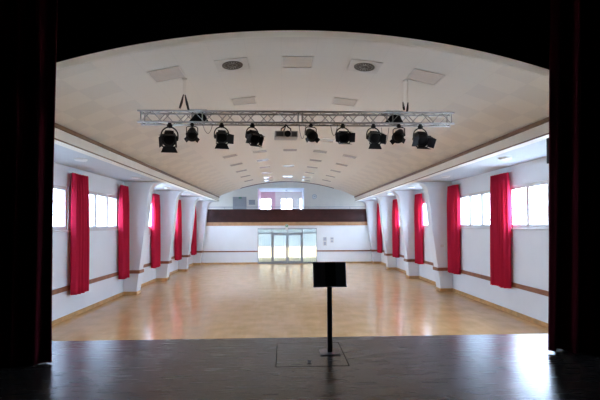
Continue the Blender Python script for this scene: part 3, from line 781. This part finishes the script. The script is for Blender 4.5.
# small black box on the edge of the opening
root = thing('wall_speaker', 'small black box fixed high beside the right stage curtain', 'speaker', (3.60, 5.27, 2.58))
bm = bmesh.new(); box(bm, -.092, -.012, -.05, .05, -.17, .17); obj('cabinet', bm, black_metal, root, .008)
bm = bmesh.new(); box(bm, -.012, -.0005, -.05, .04, -.05, .05); obj('bracket', bm, steel, root)

# ================================================================= REAR WALL ITEMS
for x0, x1, z0, z1, lab in ((2.72, 2.98, .20, .80, 'larger pale notice on the white wall just right of the glazed entrance'), (3.22, 3.46, .40, .78, 'smaller pale notice on the white wall, the one farther from the glazed entrance')):
    root = thing('wall_notice', lab, 'notice', ((x0 + x1) / 2, YE, (z0 + z1) / 2), 0, 'pale notices by the entrance'); w, h = (x1 - x0) / 2, (z1 - z0) / 2
    obj('notice_board', boxes((-w, w, -.02, -.001, -h, h)), white_plastic, root); 
    bm = boxes((-w + .03, w - .03, -.023, -.0205, .05 - h * 0, h - .03), (-w + .05, w - .05, -.023, -.0205, -h + .04, -.03)); obj('notice_sheet', bm, notice_m, root)
root = thing('exit_sign', 'small green and white escape sign hanging over the glazed entrance', 'exit sign', (.22, YE - .14, 1.50))
obj('sign_box', boxes((-.09, .09, -.03, .03, -.20, .18)), white_plastic, root, .004)
obj('green_face', boxes((-.08, .08, -.034, -.0305, .0, .17)), green_sign, root)
bm = bmesh.new()
lathe(bm, [(.014, 0), (.014, .003)], 12, Matrix.Translation((.015, -.0345, .145)) @ Matrix.Rotation(PI / 2, 4, 'X'))
for p in (((0, .13), (-.02, .085)), ((-.02, .085), (.012, .055)), ((.012, .055), (.005, .02)), ((-.02, .085), (-.04, .05)), ((-.04, .05), (-.06, .045)), ((.0, .125), (.03, .10)), ((0, .12), (-.035, .11))):
    tube(bm, [(p[0][0], -.036, p[0][1]), (p[1][0], -.036, p[1][1])], .007, 6)
obj('running_figure', bm, white_mark, root)
obj('hanger', boxes((-.01, .01, -.01, .139, .181, .21)), alu, root)

root = thing('wall_clock', 'round pale clock on the balcony back wall right of the windows', 'clock', (2.42, YB, 3.86))
my = Matrix.Rotation(PI / 2, 4, 'X')
bm = bmesh.new(); lathe(bm, [(.19, .001), (.19, .05), (.165, .055), (.165, .04)], 28, my); obj('clock_case', bm, silver, root)
bm = bmesh.new(); lathe(bm, [(.163, .038), (.163, .043)], 28, my); obj('clock_face', bm, white_plastic, root)
bm = bmesh.new(); box(bm, -.008, .008, -.048, -.045, 0, .13, 0, Matrix.Rotation(math.radians(60), 4, 'Y')); box(bm, -.010, .010, -.048, -.045, 0, .085, 0, Matrix.Rotation(math.radians(-40), 4, 'Y')); obj('clock_hands', bm, black_metal, root)

root = bpy.data.objects.new('door_2', None); COL.objects.link(root); root['kind'] = 'structure'; root.location = (-3.40, YB, 1.84)
obj('door_leaf', boxes((-.45, .45, -.05, -.001, 0, 1.93)), grey_door, root, .004)
obj('door_frame', boxes((-.52, -.45, -.07, -.001, 0, 2.0), (.45, .52, -.07, -.001, 0, 2.0), (-.52, .52, -.07, -.001, 1.931, 2.0)), grey_door, root)
bm = bmesh.new(); tube(bm, [(.36, -.05, 1.0), (.36, -.10, 1.0), (.26, -.10, 1.0)], .012); obj('door_handle', bm, alu, root)
root = thing('door_sign', 'small dark sign above the grey balcony door', 'sign', (-3.35, YB, 3.76))
root.location = (-3.35, YB - .071, 3.76)
obj('sign_box', boxes((-.11, .11, -.06, -.001, -.06, .06)), vent_dark, root, .004); obj('sign_face', boxes((-.10, .10, -.064, -.0605, -.05, .05)), green_sign, root)
root = thing('wall_board', 'grey board on the balcony wall between the grey door and the pink recess', 'board', (-2.45, YB, 3.42))
obj('board_panel', boxes((-.24, .24, -.03, -.001, -.16, .16)), grey_door, root); obj('board_edge', boxes((-.26, .26, -.035, -.001, .16, .18), (-.26, .26, -.035, -.001, -.18, -.16)), steel, root)
root = thing('balcony_handrail', 'thin pale handrail running above the dark balcony front', 'handrail', (0, YE, 2.73))
bm = bmesh.new(); tube(bm, [(XL + .42, 0, .15), (XR - .42, 0, .15)], .022, 10); obj('rail', bm, silver, root)
for k in range(9):
    bm = bmesh.new(); x = XL + .6 + k * (2 * HW - 1.2) / 8; tube(bm, [(x, 0, .0005), (x, 0, .13)], .012, 8); obj('bracket', bm, silver, root)
root = thing('smoke_detector', 'small round detector on the white strip above the pink recess', 'smoke detector', (.25, 34.0, 4.549))
bm = bmesh.new(); lathe(bm, [(.10, 0), (.10, -.03), (.06, -.06)], 20); obj('detector_body', bm, steel, root)

root = thing('light_switch', 'small pale switch plate on the first pillar of the right wall', 'switch', (XR - .42, 15.84, .78))
obj('switch_plate', boxes((-.06, .06, -.012, -.0005, -.045, .045)), frame_m, root, .003)
obj('switch_rocker', boxes((-.03, .03, -.017, -.0125, -.028, .028)), white_plastic, root, .002)

# ================================================================= SEEN THROUGH THE WINDOWS
root = thing('neighbour_house', 'pale house with a tiled roof outside the right windows', 'house', (15.0, 21.0, ZH - .3))
obj('house_wall', boxes((0, 9, -7, 7, 0, 3.3)), house_wall, root)
bm = bmesh.new(); rs = [(-.5, 3.15), (4.5, 6.6), (9.5, 3.15), (9.5, 3.3), (4.5, 6.78), (-.5, 3.3)]
prism(bm, rs, -7.4, 7.4); obj('house_roof', bm, roof_m, root)
for y in (-4, -1, 2.5):
    wdw = obj('house_window', boxes((-.03, .02, y - .5, y + .5, 1.3, 2.6)), frame_m, root); obj('house_pane', boxes((-.04, -.031, y - .42, y + .42, 1.38, 2.52)), black_gloss, wdw)
tag(obj('annex_wall', boxes((-14, 16, 52, 52.4, ZH - .05, 2.6)), annex_m), 'blue grey outbuilding wall seen through the glazed entrance', 'wall')
root = thing('bare_tree', 'bare tree outside the left windows', 'tree', (-22, 39.5, ZH - .3))
bm = bmesh.new(); tube(bm, [(0, 0, 0), (.05, 0, 2), (-.05, .1, 4), (0, .1, 6)], [.2, .16, .12, .06], 10); obj('trunk', bm, bark, root)
for k in range(7):
    a = k * 2.4; z = 2.2 + .5 * k; bm = bmesh.new()
    tube(bm, [(0, .05, z), (.6 * math.cos(a), .6 * math.sin(a), z + .6), (1.2 * math.cos(a + .3), 1.2 * math.sin(a + .3), z + 1.5)], [.07, .045, .015], 8); obj('branch', bm, bark, root)
